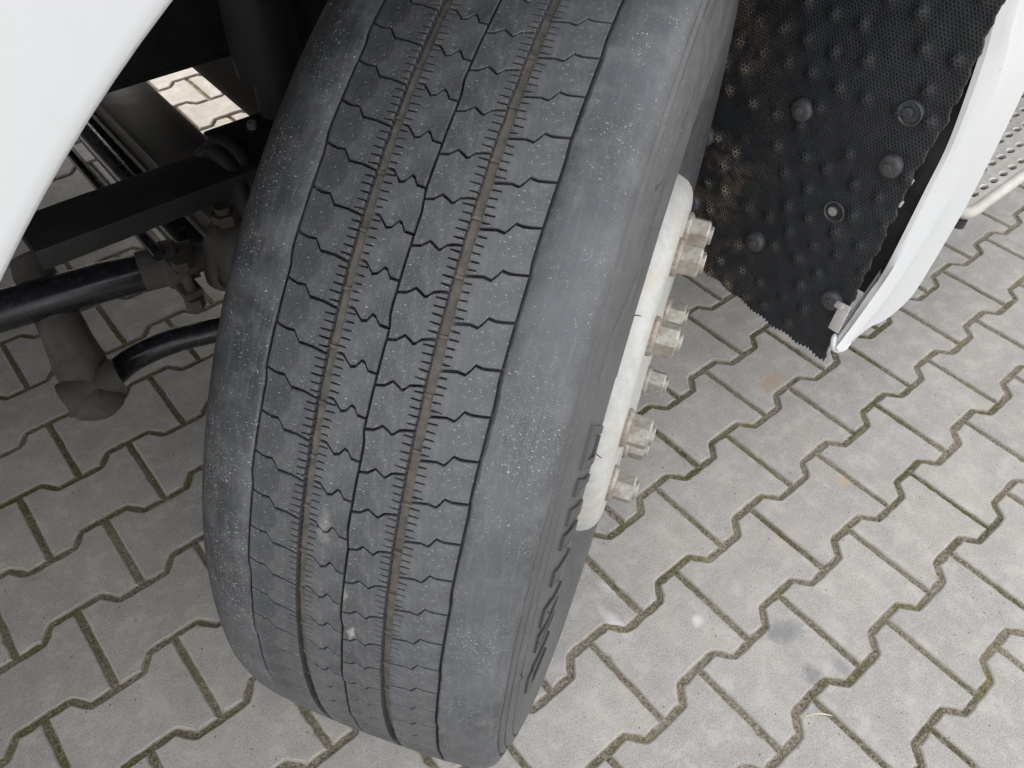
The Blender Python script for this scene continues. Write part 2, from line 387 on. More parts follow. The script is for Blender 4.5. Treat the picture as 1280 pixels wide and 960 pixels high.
def paver_mesh(seed):
    rr = random.Random(seed); P0 = paver_outline(.0009, rr)
    rings = [(inset(P0, .0036), -.034), (inset(P0, .0036), -.0052), (inset(P0, .0050), -.0020), (inset(P0, .0078), 0)]
    n = len(P0); vs = [(x, y, z) for r_, z in rings for x, y in r_]; fs = []
    for k in range(3):
        for i in range(n): j = (i+1) % n; fs.append((k*n+j, k*n+i, (k+1)*n+i, (k+1)*n+j))
    from mathutils.geometry import tessellate_polygon
    nf = len(fs)
    for a, b_, c in tessellate_polygon([[Vector((x, y, 0)) for x, y in rings[3][0]]]):
        p, q, r_ = (Vector(vs[3*n+i]) for i in (a, b_, c))
        fs.append((3*n+a, 3*n+b_, 3*n+c) if (q-p).cross(r_-p).z > 0 else (3*n+a, 3*n+c, 3*n+b_))
    me = pyd('paver', vs, fs); me.materials.append(PAV); sharp(me, 28)
    for p in list(me.polygons)[nf:]: p.use_smooth = False
    return me
PM = [paver_mesh(s) for s in range(6)]
cells = []
for k in range(-26, 22):
    for i in range(-18, 20):
        u = i+(.5 if k % 2 == 0 else 0)+.5; cells.append((u*.2, -(k+.5)*.14))
vis = []; rest = []
for x, y in cells:
    best = 0
    for dx in (-.1, 0, .1):
        for dy in (-.07, 0, .07):
            q = proj((x+dx, y+dy, 0))
            if q and -5 < q[0] < 1285 and -5 < q[1] < 965: best = max(best, 1/q[2]**3)
    # ground hidden for good behind the truck's own underside needs no separate stones
    (vis if best > 0 else rest).append((best, x, y))
vis.sort(reverse=True)
rest += vis[300:]; vis = vis[:300]
for _, x, y in vis:
    rr = random.Random(int(x*1000)*7919+int(y*1000))
    mw = Matrix.Translation((x+rr.uniform(-.0007, .0007), y+rr.uniform(-.0007, .0007), rr.uniform(-.0012, .0008))) @ Matrix.Rotation(rr.uniform(-.004, .004)+(math.pi if rr.random() < .5 else 0), 4, 'Z') @ Matrix.Rotation(rr.uniform(-.005, .005), 4, 'X') @ Matrix.Rotation(rr.uniform(-.004, .004), 4, 'Y')
    link('paver', PM[rr.randrange(6)], None, pav, mw)
vs = []; fs = []; src = paver_outline()
for _, x, y in rest:
    rings = [(inset(src, .003), -.02), (inset(src, .003), -.003), (inset(src, .0062), -rnd.uniform(0, .001))]
    b = len(vs); n = len(src)
    for P, z in rings: vs += [(x+p, y+q, z) for p, q in P]
    for k in range(2):
        for i in range(n): j = (i+1) % n; fs.append((b+k*n+j, b+k*n+i, b+(k+1)*n+i, b+(k+1)*n+j))
    fs.append(tuple(range(b+2*n, b+3*n))[::-1])
link('paver_field', pyd('paver_field', vs, fs), PAV, pav, kind='stuff')

# grains, moss tufts and straw bits lying in and along the joints
def joint_point(rr):
    while True:
        k = rr.randrange(-12, 6); u = rr.uniform(-1.25, 1.4)
        if rr.random() < .62:   # along a wave
            ph = (u/.2-(k % 2)*.5) % 1.0      # 0 = joint of the row above
            d = min(ph, 1-ph); t = 0 if d < .2 else 1 if d > .3 else (d-.2)/.1
            v = k+.09*(1-2*t); x = u; y = -.14*v
        else:
            i = round(u/.2); x = (i+(.5 if k % 2 == 0 else 0))*.2; y = -(k+rr.uniform(-.06, 1.06))*.14
        q = proj((x, y, 0))
        if q and -10 < q[0] < 1290 and -10 < q[1] < 970 and q[2] < 1.9: return x+rr.gauss(0, .0022), y+rr.gauss(0, .0022)
def scatter(name, mat, count, size, seed, elong=1.0, zz=(-.0045, -.0018), any_ground=False, flat=.6):
    import mathutils.noise as N
    rr = random.Random(seed); vs = []; fs = []; done = 0
    while done < count:
        if any_ground:
            x = rr.uniform(-1.1, 1.4); y = rr.uniform(-.9, .9); z = .0003
        else:
            x, y = joint_point(rr); z = rr.uniform(*zz)
            if name == 'moss' and N.noise(Vector((x*5, y*5, 1.7))) < rr.uniform(.0, .42): continue
        s = size*rr.uniform(.5, 1.5); a = rr.uniform(0, 6.283); ca, sa = math.cos(a), math.sin(a); L = s*elong*rr.uniform(.6, 1.3)
        b = len(vs); h = s*flat
        for px, py, pz in ((L, 0, rr.uniform(0, h)), (0, s*.5, 0), (-L, 0, rr.uniform(0, h)), (0, -s*.5, 0), (0, 0, h), (0, 0, -h*.5)):
            vs.append((x+px*ca-py*sa, y+px*sa+py*ca, z+pz))
        for i in range(4): fs.append((b+i, b+(i+1) % 4, b+4)); fs.append((b+(i+1) % 4, b+i, b+5))
        done += 1
    return link(name, pyd(name, vs, fs), mat, pav, kind='stuff')
scatter('sand_grains', SAND, 13000, .0011, 1)
scatter('dark_grains', CRUMB, 9000, .0011, 11)
scatter('moss', MOSS, 12000, .0013, 2, zz=(-.0046, -.0015), flat=.9)
scatter('straw_bits', STRAW, 900, .0005, 3, elong=7, zz=(-.002, .0006), flat=.6)
scatter('crumbs', CRUMB, 420, .0011, 4, any_ground=True)
scatter('straw_bits', STRAW, 260, .00045, 5, elong=5, any_ground=True)
scatter('pale_crumbs', SAND, 700, .0009, 6, any_ground=True)
def straw(x0, y0, x1, y1, label):
    a = Vector((x0, y0, .0022)); b = Vector((x1, y1, .0015)); m = (a+b)/2+Vector((.0015, .0015, .004)); 
    me = MB().tube(spline([a, m, b], 6), [.0007, .0009, .001, .0011, .0011, .0012, .0012, .0012, .0011, .001, .0009, .0008, .0004], 6).mesh('straw')
    o = link('straw', me, STRAW); o['label'] = label; o['category'] = 'straw'
straw(-.0335, -.4205, .0, -.4465, 'longest pale blade of dry straw lying across the pavers at the bottom edge')

# ============================================================ TRUCK
TB = Matrix.Translation((-.164, .092, 0))
truck = bpy.data.objects.new('truck', None); COL.objects.link(truck); truck.matrix_basis = TB; WM['truck'] = TB
truck['label'] = 'white truck with its front wheel turned out, standing on the grey interlocking pavers'
truck['category'] = 'truck'
def part(name, me, mat, label=None, parent=None): return link(name, me, mat, parent or truck, label=label)

# ---- wheel frame (x outward, y against rolling, z up)
AX = Vector((-0.516650114504403, 0.8554448871962442, 0.03587065865568058)); FW = Vector((-0.8559957711160032, -0.5169828235362554, 0)); UP = Vector((0.0185445, -0.0307051, 0.9993564))
WC = Vector((-0.1637918, 0.0919907, 0.4979771)); OX = -AX; OY = -FW
WMX = Matrix(((OX.x, OY.x, UP.x, WC.x), (OX.y, OY.y, UP.y, WC.y), (OX.z, OY.z, UP.z, WC.z), (0, 0, 0, 1)))
def wl(o, r, t): return (o, -r*math.cos(t), r*math.sin(t))      # wheel-local point; t grows from the camera side up over the top
RT = .511; NP = 98; PITCH = 2*math.pi*RT/NP*1000   # mm
def crown(a): return RT-.3*a*a
def lathe(prof, n=196, t0=0.0, t1=2*math.pi, jig=None):
    vs = []; fs = []; m = len(prof); closed = abs(t1-t0-2*math.pi) < 1e-6; cnt = n if closed else n+1
    for i in range(cnt):
        t = t0+(t1-t0)*i/n
        for j, (o, r) in enumerate(prof):
            if jig: o, r = jig(j, o, r, t)
            vs.append(wl(o, r, t))
    for i in range(n):
        a = i*m; b = ((i+1) % cnt)*m
        for j in range(m-1): fs.append((a+j, a+j+1, b+j+1, b+j))
    return vs, fs
def flatten(vs):   # contact patch: rubber does not go below the ground
    o = []
    inv = WMX.inverted()
    for v in vs:
        p = WMX @ Vector(v)
        if p.z < .0012: p.z = .0012
        o.append(tuple(inv @ p))
    return o
# zig-zag of the narrow grooves, in mm, s = arc length in mm
ZP = PITCH*98/38
def saw(s, amp, ph=0, flip=1):
    f = ((s/ZP+ph) % 1.0)
    v = (f/.88)*2-1 if f < .88 else 1-2*(f-.88)/.12
    return flip*amp*v
def g1(s): return -81.3+saw(s, 1.0, .17)
def g3(s): return .1+saw(s, 1.1, .45)
def g5(s): return 84.0+saw(s, .55, .77)
def ragged(s, k):
    import mathutils.noise as N
    return N.noise(Vector((s*.12, k*7.3, 1)))*.5+N.noise(Vector((s*.6, k*3.1, 5)))*.25
def tyre_mesh():
    import mathutils.noise as N
    n = 98*6
    outer = [(.0, 'edge')]
    # inner (left) side, from bead up, then tread floor, then outer side down to the bead
    inn = [(-.110, .292), (-.128, .300), (-.143, .316), (-.153, .340), (-.1575, .370), (-.157, .395), (-.153, .425), (-.148, .45), (-.1435, .47), (-.139, .484), (-.133, .4935), (-.126, .500), (-.115, .5045), (-.100, .5072)]
    o2 = [(.100, .5073), (.115, .5052), (.124, .5025), (.130, .4985), (.1333, .4935), (.1345, .4868), (.1318, .4858), (.1316, .4838), (.1352, .4825), (.1374, .4785), (.1380, .4772), (.1362, .4764), (.1364, .4756), (.1388, .4750), (.1405, .4690), (.1416, .4640), (.1400, .4632), (.1402, .4624), (.1421, .4615), (.1438, .4525), (.1452, .444), (.1472, .428), (.1488, .405), (.1494, .385), (.1485, .360), (.1450, .335), (.1390, .315), (.1330, .303), (.1240, .296), (.110, .290)]
    FL = .5020
    prof = inn + [('g1o',), ('g1b',), ('g1f',), (-.0810, FL), (-.060, FL-.001), (-.0425, FL+.0005), (-.0395, .5029), (-.0360, .5022), (-.0325, .5029), (-.030, FL+.0005), (0, FL-.002), (.030, FL+.0005), (.0345, .5029), (.0385, .5022), (.0425, .5029), (.045, FL+.0005), (.060, FL-.001), ('g5f',), ('g5b',), ('g5o',)] + o2
    m = len(prof); vs = []; fs = []
    for i in range(n):
        t = 2*math.pi*i/n; s = t*RT*1000
        for j, p in enumerate(prof):
            if p[0] == 'g1o': o = (g1(s)-1.35+ragged(s, 1)*.7)/1000; r = crown(o)-.0003; o -= .0016
            elif p[0] == 'g1b': o = (g1(s)-1.35+ragged(s, 1)*.7)/1000; r = crown(o)-.0014
            elif p[0] == 'g1f': o = (g1(s)-1.3)/1000; r = FL
            elif p[0] == 'g5f': o = (g5(s)+1.2)/1000; r = FL
            elif p[0] == 'g5b': o = (g5(s)+1.3+ragged(s, 2)*1.0)/1000; r = crown(o)-.0014
            elif p[0] == 'g5o': o = (g5(s)+1.3+ragged(s, 2)*1.0)/1000; r = crown(o)-.0003; o += .0016
            else:
                o, r = p
                q = j-(len(inn)+20)
                if 2 <= q <= 5:      # torn, rippled outer shoulder edge
                    w_ = N.noise(Vector((s*.012, 3.3, 0)))*.0016+N.noise(Vector((s*.15, 1.3, q*.4)))*.0005
                    o += w_; r += w_*.5
                elif abs(o) > .09 and r > .49: r += N.noise(Vector((s*.008, o*30, 8)))*.0006
            vs.append(wl(o, r, t))
    for i in range(n):
        a = i*m; b = ((i+1) % n)*m
        for j in range(m-1): fs.append((a+j, a+j+1, b+j+1, b+j))
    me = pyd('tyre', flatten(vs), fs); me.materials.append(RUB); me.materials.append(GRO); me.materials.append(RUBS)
    L = len(inn); k = 0
    for i in range(n):
        for j in range(m-1):
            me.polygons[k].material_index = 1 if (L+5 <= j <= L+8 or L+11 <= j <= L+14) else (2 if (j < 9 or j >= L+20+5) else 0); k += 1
    sharp(me, 40); return me
tyre = link('tyre', tyre_mesh(), None, truck, WMX, label='black truck tyre with worn block tread, dusted with pale flecks')

# ---- tread blocks
# rib outlines in mm: transverse sipe shape as (offset across, offset along)
SIPE = {
 2: [(0, 11.2), (.18, 9.0), (.34, 9.1), (.40, 6.5), (.48, 3.0), (.60, 2.6), (.74, 2.2), (1, 0)],
 3: [(0, 7.0), (.16, 6.4), (.27, 3.6), (.38, .5), (.50, 1.2), (.62, 5.4), (.70, 4.4), (.80, .4), (1, -.2)],
 4: [(0, 0), (.18, 1.4), (.26, 3.4), (.34, 5.3), (.46, 3.8), (.56, 2.3), (.62, 3.3), (.70, 6.2), (.86, 7.8), (1, 8.6)],
 5: [(0, 0), (.30, 2.8), (.44, 2.4), (.50, 5.2), (.57, 9.4), (.70, 9.0), (.82, 9.8), (1, 11.4)]}
for _k, _v in SIPE.items():
    a_, b_ = _v[0][1], _v[-1][1]; SIPE[_k] = [(f, (a_+(b_-a_)*f)+1.22*(d-(a_+(b_-a_)*f))) for f, d in _v]
PH = {2: 312.1, 3: 308.7, 4: 301.1, 5: 323.1}
def wide_edge(x, side, s): return x+N0(Vector((s*.05, x, 2)))*.45+side*0
import mathutils.noise as _N
N0 = _N.noise
EDG = {2: (lambda s: g1(s)+.85, lambda s: -40.0+N0(Vector((s*.07, 1, 0)))*.7), 3: (lambda s: -32.2+N0(Vector((s*.07, 2, 0)))*.7, lambda s: g3(s)-.95),
       4: (lambda s: g3(s)+.95, lambda s: 34.4+N0(Vector((s*.07, 3, 0)))*.7), 5: (lambda s: 42.4+N0(Vector((s*.07, 4, 0)))*.7, lambda s: g5(s)-.9)}
NOTCH = {2: 'R', 3: 'L', 4: 'R', 5: 'L'}
def block(rib, s0):
    """mesh of one tread block whose lower sipe starts at arc s0 (mm); built round arc 0"""
    rr = random.Random(int(s0*13)+rib*1000); h = .98; P = []
    lo, hi = EDG[rib]; sp = SIPE[rib]
    def row(base, sgn):
        o = []
        for f, d in sp:
            s = base+d+sgn*h*(1+.15*rr.uniform(-1, 1)); l, r_ = lo(s0+s), hi(s0+s); o.append((l+(r_-l)*f, s))
        return o
    bot = row(0, 1); top = row(PITCH, -1)
    def side_pts(a, b, fn, notch, sgn):
        o = []; sa, sb = a[1], b[1]; n = 5 if notch else 3
        for i in range(n):
            if notch:
                c = sa+(sb-sa)*(i+.62)/(n+.25); hw = rr.uniform(.55, .8)*(1 if sb > sa else -1); d = rr.uniform(5.8, 8.0)
                tl = rr.uniform(-.3, .5)
                o += [(fn(s0+c-hw), c-hw), (fn(s0+c)+sgn*d, c-hw*.55+tl), (fn(s0+c)+sgn*d, c+hw*.55+tl), (fn(s0+c+hw), c+hw)]
            else:
                c = sa+(sb-sa)*(i+1)/(n+1); o.append((fn(s0+c), c))
        return o
    P += bot
    P += side_pts(bot[-1], top[-1], hi, NOTCH[rib] == 'R', -1)
    P += top[::-1]
    P += side_pts(top[0], bot[0], lo, NOTCH[rib] == 'L', 1)
    n = len(P); tw = rr.uniform(-.00015, .0002)
    def v3(x, s, dr): t = s/1000/RT; a = x/1000; return wl(a, crown(a)+dr, t)
    top_ = inset([(x, s) for x, s in P], -.42)
    vs = [v3(x, s, tw) for x, s in top_]+[v3(x, s, tw-.0005) for x, s in P]+[v3(x, s, -.0085) for x, s in P]
    fs = [tuple(range(n))]+[(k_*n+i, (k_+1)*n+i, (k_+1)*n+(i+1) % n, k_*n+(i+1) % n) for k_ in (0, 1) for i in range(n)]
    me = pyd('tread_block', vs, fs)
    # make sure the top looks outward
    if me.polygons[0].normal.dot(Vector((0, -1, 0))) < 0: me.flip_normals()
    me.materials.append(RUBB)
    nr = []
    for p in me.polygons:
        for li in p.loop_indices:
            v = me.vertices[me.loops[li].vertex_index].co
            if p.index == 0: q = Vector((v.x*.6*.0+.6*v.x*.511/.511*.0+ .6*v.x, v.y, v.z)); nr.append(tuple(q.normalized()))
            else: nr.append(tuple(p.normal))
    for p in me.polygons: p.use_smooth = True
    me.normals_split_custom_set(nr)
    return me
joined = {}
rest_vs = []; rest_fs = []
for rib in (2, 3, 4, 5):
    base = PH[rib] % PITCH
    for i in range(98):
        s0 = base+i*PITCH; t = s0/1000/RT
        deg = math.degrees(t)
        if deg > 180: deg -= 360
        if 195 < (deg % 360) < 352: pass
        visible = -9 < deg < 88
        me = block(rib, s0)
        mw = WMX @ Matrix.Rotation(-t, 4, 'X')
        if visible: link('tread_block', me, None, tyre, mw)
        else:
            b = len(rest_vs); rm = Matrix.Rotation(-t, 4, 'X')
            rest_vs += [tuple(rm @ v.co) for v in me.vertices]; rest_fs += [tuple(b+q for q in p.vertices) for p in me.polygons]
            bpy.data.meshes.remove(me)
link('tread_block', pyd('tread_blocks_far', flatten(rest_vs), rest_fs), RUBB, tyre, WMX, kind='stuff')
# tie bars across the two wide grooves
tb = MB()
for gx, ph in ((-36.1, 12), (38.4, 40)):
    s = ph
    while s < 3200:
        t = s/1000/RT; q = Matrix.Rotation(-t, 4, 'X')
        bm = bmesh.new(); bmesh.ops.create_cube(bm, size=1)
        for v in bm.verts:
            f = .5 if v.co.y < 0 else 1.0
            v.co = q @ Vector((gx/1000+v.co.x*.0082, -(.5026+(-v.co.y)*.0042), v.co.z*.0042*f))
        tb.add(bm); s += ZP*.5
link('groove_bar', tb.mesh('groove_bar'), GRO, tyre, WMX, kind='stuff')
# ---- raised marks on the sidewall
SP = [(.487, .1345), (.475, .1388), (.469, .1405), (.4615, .1421), (.4525, .1438), (.444, .1452), (.428, .1472), (.405, .1488), (.385, .1494), (.36, .1485)]
def so_(r):
    for (r1, o1), (r2, o2_) in zip(SP, SP[1:]):
        if r2 <= r <= r1: return o1+(o2_-o1)*(r1-r)/(r1-r2)
    return .155
def mark(poly, h=.0024, cut=None):
    vs = []; fs = []; n = len(poly)
    ctr = Vector((sum(p[0] for p in poly)/n, sum(p[1] for p in poly)/n))
    for hh, sc in ((-.0005, 1.0), (h, .985)):
        for t, r in poly:
            vs.append(wl(so_(r)+hh, r, R(t)))
    fs = [tuple(range(n, 2*n))]+[(i, (i+1) % n, n+(i+1) % n, n+i) for i in range(n)]
    return vs, fs
def quadstrip(t0, t1, ra, rb, slant=0.0, seg=5):
    """a stroke between radii ra>rb and angles t0..t1, lower end shifted by slant degrees"""
    a = []; b = []
    for i in range(seg+1):
        r = ra+(rb-ra)*i/seg; s = slant*i/seg; a.append((t0+s, r)); b.append((t1+s, r))
    return a+b[::-1]
letters = [ # strokes of the big raised word, read off where they can be seen
 [(37.6, 36.6, .443, .392, -1.4), (33.9, 32.9, .443, .392, -1.4), (36.6, 33.9, .443, .432, -.3), (35.3, 32.6, .402, .392, -.3)],
 [(31.8, 29.9, .441, .430, -.3), (31.2, 30.2, .430, .392, -1.2)],
 [(28.4, 26.5, .440, .392, -1.9)],
 [(25.3, 23.4, .440, .392, -1.7)],
 [(20.7, 18.5, .440, .392, -1.8)],
 [(15.6, 12.6, .444, .425, -.6), (14.4, 12.9, .425, .392, -1.0)],
 [(10.9, 9.9, .442, .392, -1.5), (9.6, 8.6, .442, .392, .8), (8.6, 7.7, .442, .392, -1.5)],
 [(3.9, 3.0, .438, .395, -1.3), (3.0, -1.5, .446, .436, -.3), (-1.3, -2.3, .440, .395, -1.3)],
]
for L in letters:
    V = []; F = []
    for st in L:
        vs, fs = mark(quadstrip(*st)); b = len(V); V += vs; F += [tuple(b+q for q in f) for f in fs]
    me = pyd('raised_letter', V, F)
    bm = bmesh.new(); bm.from_mesh(me); bmesh.ops.recalc_face_normals(bm, faces=bm.faces[:]); bm.to_mesh(me); bm.free()
    link('raised_letter', me, RUBL, tyre, WMX)
# raised swoosh panel of the sidewall, above the word
pn = []
for t in range(42, 76): pn.append((t, .4590-.0225*max(0, min(1, (t-46)/7.0))))
low = [(t, .4585 if t < 46 else .4000) for t in range(75, 41, -1)]
vs, fs = mark([(42, .4585)]+[(t, r) for t, r in pn]+[(75, .385), (60, .385), (50, .385), (42, .385)], .0011)
pm = MB(); pm.b.from_mesh(pyd('p', vs, fs)); link('ribbed_panel', pm.mesh('ribbed_panel'), RUBS, tyre, WMX)
# moulding whiskers
for i, (t, r, a, L, lift) in enumerate([(60, .455, .8, .010, .25), (50, .365, 0.1, .008, .9), (31, .362, .1, .009, .9), (14, .430, .3, .007, .5), (10, .420, -.4, .007, .5), (7, .462, .9, .012, .15), (20, .40, .7, .006, .5), (17, .415, .1, .006, .6)]):
    p = Vector(wl(so_(r), r, R(t))); d = Vector((lift, -math.cos(R(t)+a), math.sin(R(t)+a))).normalized()
    link('rubber_whisker', MB().tube([p-d*.001, p+d*L*.5, p+d*L+Vector((.001, 0, -.001))], [.0005, .0005, .0003], 6).mesh('rubber_whisker'), RUBS, tyre, WMX)

# ---- rim
rp = [(.100, .288), (.112, .290), (.1200, .2965), (.1225, .2955), (.1215, .290), (.113, .283), (.100, .279), (.084, .266), (.078, .250), (.082, .240), (.100, .236), (.120, .2310), (.132, .2292), (.142, .2262), (.1495, .2220), (.1545, .2165), (.1575, .2100), (.1592, .2030), (.1600, .1950), (.1600, .1405), (.10, .1400)]
vs, fs = lathe(rp, 144); rim = link('rim', pyd('rim', vs, fs), RIM, truck, WMX, label='dirty white steel wheel disc'); sharp(rim.data, 60)
vs, fs = lathe([(-.10, .27), (-.11, .288), (-.128, .30), (-.10, .26), (.05, .25), (.084, .255)], 96); me = pyd('inner_rim', vs, fs, True); link('inner_rim', me, RIM, truck, WMX)
vs, fs = lathe([(-.05, .17), (-.02, .205), (.03, .207), (.06, .165), (.10, .139), (.1590, .1398), (.1592, .1385), (.1585, .130), (.1580, .0001)], 72); me = pyd('hub', vs, fs); sharp(me, 30); link('hub', me, RIM, truck, WMX)
def nut_mesh():
    b = MB(); n = 24
    def ring(r, z, hexa=False):
        o = []
        for i in range(n):
            a = 2*math.pi*i/n; rr_ = r
            if hexa: q = (a % (math.pi/3))-math.pi/6; rr_ = r/math.cos(q)
            o.append(b.b.verts.new((rr_*math.cos(a), rr_*math.sin(a), z)))
        return o
    R_ = [ring(.0220, 0), ring(.0222, .0035), ring(.0205, .0065), ring(.0165, .0080, True), ring(.0160, .0082, True), ring(.0160, .0270, True), ring(.0150, .0292), ring(.0115, .0294), ring(.0112, .0290), ring(.0112, .0325), ring(.0100, .0337)]
    for p, q in zip(R_, R_[1:]):
        for i in range(n): b.b.faces.new((p[i], p[(i+1) % n], q[(i+1) % n], q[i]))
    b.b.faces.new(R_[-1]); b.b.faces.new(R_[0][::-1])
    return b.mesh('wheel_nut', 25)
nm = nut_mesh()
for i in range(10):
    t = R(18+36*i); p = Vector(wl(.1598, .1675, t)); rad = Vector((0, -math.cos(t), math.sin(t)))
    z = Vector((1, 0, 0)); x = rad; y = z.cross(x)
    loc = Matrix(((x.x, y.x, z.x, p.x), (x.y, y.y, z.y, p.y), (x.z, y.z, z.z, p.z), (0, 0, 0, 1)))
    link('wheel_nut', nm, NUT, rim, WMX @ loc @ Matrix.Rotation(rnd.uniform(0, 1), 4, 'Z'))
vs, fs = lathe([(-.19, .0001), (-.19, .19), (-.18, .20), (-.06, .20), (-.05, .0001)], 48); me = pyd('brake_disc', vs, fs); sharp(me, 30); link('brake_disc', me, DGREY, truck, WMX)

# ---- wheel arch: painted fender, seen from outside, with a rolled lip
AC = (-.164, .51); AR = .6935; YP = -.12
def fender():
    b = MB(); n = 96; a0, a1 = R(184), R(28); rows = []
    prof = [(AR+.004, .060), (AR+.001, .030), (AR, .010), (AR+.001, .0035), (AR+.0045, .0006), (AR+.010, -.0004), (AR+.05, -.002), (AR+.09, -.0045), (AR+.12, -.013), (AR+.15, -.015), (AR+.30, -.010)]
    for i in range(n+1):
        a = a0+(a1-a0)*i/n
        rows.append([b.b.verts.new((AC[0]+r*math.cos(a), YP+y, AC[1]+r*math.sin(a))) for r, y in prof])
    for p, q in zip(rows, rows[1:]):
        for j in range(len(prof)-1): b.b.faces.new((p[j], p[j+1], q[j+1], q[j]))
    return b.mesh('fender', 50)
part('fender', fender(), WHITE, 'white painted wheel arch panel with rolled edge')
def liner():
    b = MB(); n = 60; a0, a1 = R(166), R(25); rows = []
    for i in range(n+1):
        a = a0+(a1-a0)*i/n
        rows.append([b.b.verts.new((AC[0]+r*math.cos(a), y, AC[1]+r*math.sin(a))) for r, y in ((AR+.006, YP+.058), (AR+.012, .10), (AR+.012, .45))])
    for p, q in zip(rows, rows[1:]):
        for j in range(2): b.b.faces.new((p[j], p[j+1], q[j+1], q[j]))
    return b.mesh('arch_liner')
part('arch_liner', liner(), PLAS)

# ---- cab and underbody (what shades this side), with unseen boxes added for shade
cab = MB().box((-1.05, -.10, 1.30), (2.3, 2.36, 3.55), .06).box((.78, -.095, .72), (2.3, 2.37, 1.32), .03)  # cab stretched forward to keep sun off the ground by the step
part('cab', cab.mesh('cab'), WHITE)
part('shade_block_tank', MB().box((-2.6, -.08, .30), (-1.20, .60, 1.2), .06).mesh('shade_block_tank'), ALU)  # unseen tank, brought low to darken the ground under the truck
part('unseen_sun_block', MB().box((-3.2, 2.30, .14), (-.12, 2.36, 1.3), .02).box((.66, 2.30, .14), (2.3, 2.34, 1.3), .02).mesh('unseen_sun_block'), WHITE)  # added, unseen: blocks the far-side sun except through one gap
part('underside_shade_block', MB().box((-2.2, .84, .40), (-.56, 1.9, 1.12), .06).mesh('underside_shade_block'), BLK)  # unseen box added to deepen the shade under the truck
part('underbody', MB().box((-1.0, .46, 1.12), (1.3, 2.2, 1.295)).box((.42, .3, .5), (1.35, 2.0, 1.1), .03).mesh('underbody'), BLK)

# ---- perforated spray mat across the arch in front of the wheel
XM = .33
BUMP = []
for j in range(-1, 16):
    for i in range(0, 14): (BUMP.append if rnd.random() < .8 else (lambda q: 0))((-.10+.043*i+(.0215 if j % 2 else 0)+rnd.uniform(-.004, .004), .30+.040*j+rnd.uniform(-.004, .004)))
SCR = [(.070, .648), (-.079, .632), (.080, .411), (-.074, .391), (.218, .413), (.220, .538)]
HOL = [(-.027, .529), (-.075, .706)]
ME = [(.28, -.100), (.402, -.104), (.465, -.105), (.504, -.108), (.60, -.110), (.648, -.112), (.70, -.119), (.75, -.122), (2, -.124)]
def mat_edge(z):
    for (a, p), (b, q) in zip(ME, ME[1:]):
        if z <= b: v = p+(q-p)*max(0, (z-a))/(b-a); break
    return v+.0013*math.sin(z*2*math.pi/.030)+.0009*math.sin(z*131)+.0006*math.sin(z*517)
def spray_mat():
    y1 = .48; ny, nz = 200, 250; vs = []; fs = []; uv = []; bw = []
    for j in range(nz+1):
        f = j/nz; zlen = .28+f*.95
        for i in range(ny+1):
            g = i/ny; y0 = mat_edge(zlen); y = y0+(y1-y0)*g; v = zlen
            if j < 7:     # ragged cut lower edge, hanging to a point at the outer corner
                v += (7-j)/7*(.0035*math.sin(y*900)+.002*math.sin(y*2300)+.05*max(0, min(1, (y-.02)/.12))*.35-.004)
            h = 0
            bump = 0
            for (by, bz) in NEAR(y, v):
                d2 = ((y-by)**2+(v-bz)**2)
                if d2 < .0004: bump = max(bump, math.exp(-d2/.00006))
            x = XM-bump*.0058+.004*N0(Vector((y*9, v*9, 0)))+.0015*N0(Vector((y*40, v*40, 0)))
            z = v
            if v > .86:   # curls back over the wheel
                a = (v-.86)/.30; x = XM-.30*(1-math.cos(a)); z = .86+.30*math.sin(a)
            vs.append((x, y, z)); uv.append((y, v)); bw.append(bump)
    for j in range(nz):
        for i in range(ny):
            a = j*(ny+1)+i; fs.append((a, a+ny+1, a+ny+2, a+1))
    me = pyd('spray_mat', vs, fs, True); ul = me.uv_layers.new(name='UVMap')
    for lp in me.loops: ul.data[lp.index].uv = uv[lp.vertex_index]
    at = me.attributes.new('bumpy', 'FLOAT', 'POINT'); at.data.foreach_set('value', bw)
    return me
from collections import defaultdict
BG = defaultdict(list)
for p in BUMP: BG[(int(p[0]//.04), int(p[1]//.04))].append(p)
def NEAR(y, z):
    a, b = int(y//.04), int(z//.04)
    return [p for i in (-1, 0, 1) for j in (-1, 0, 1) for p in BG.get((a+i, b+j), ())]
smo = part('spray_mat', spray_mat(), MAT, 'black perforated rubber mat with nubs, brown mud on the side near the tyre')
md = smo.modifiers.new('thick', 'SOLIDIFY'); md.thickness = .003; md.offset = 1
def xring(y, z, prof, n=20, x0=XM):
    b = MB(); rows = [[b.b.verts.new((x0-h, y+r*math.cos(2*math.pi*i/n), z+r*math.sin(2*math.pi*i/n))) for i in range(n)] for r, h in prof]
    for p, q in zip(rows, rows[1:]):
        for i in range(n): b.b.faces.new((p[i], p[(i+1) % n], q[(i+1) % n], q[i]))
    b.b.faces.new(rows[-1]); return b.mesh('x', 40)
for y, z in SCR:
    me = xring(y, z, [(.0165, -.002), (.0165, .009), (.0155, .0115), (.012, .0135), (.0055, .0135)]); me.name = 'washer'
    o = link('mat_screw', me, SCREW, smo)
    me = xring(y, z, [(.0052, .012), (.0052, .0165), (.0030, .0168), (.0028, .015), (.0001, .015)], 12); me.name = 'mat_screw_head'
    link('screw_head', me, DGREY, smo)
for y, z in HOL:
    me = xring(y, z, [(.0170, -.002), (.0170, .0065), (.0155, .0075), (.0135, .006), (.0135, .0035), (.0001, .003)]); link('open_eyelet', me, SCREW, smo)
    me = xring(y+.002, z, [(.0068, .004), (.0068, .008), (.004, .0085), (.0038, .007), (.0001, .007)], 14); link('screw_head', me, STEEL if z < .6 else SCREW, smo)

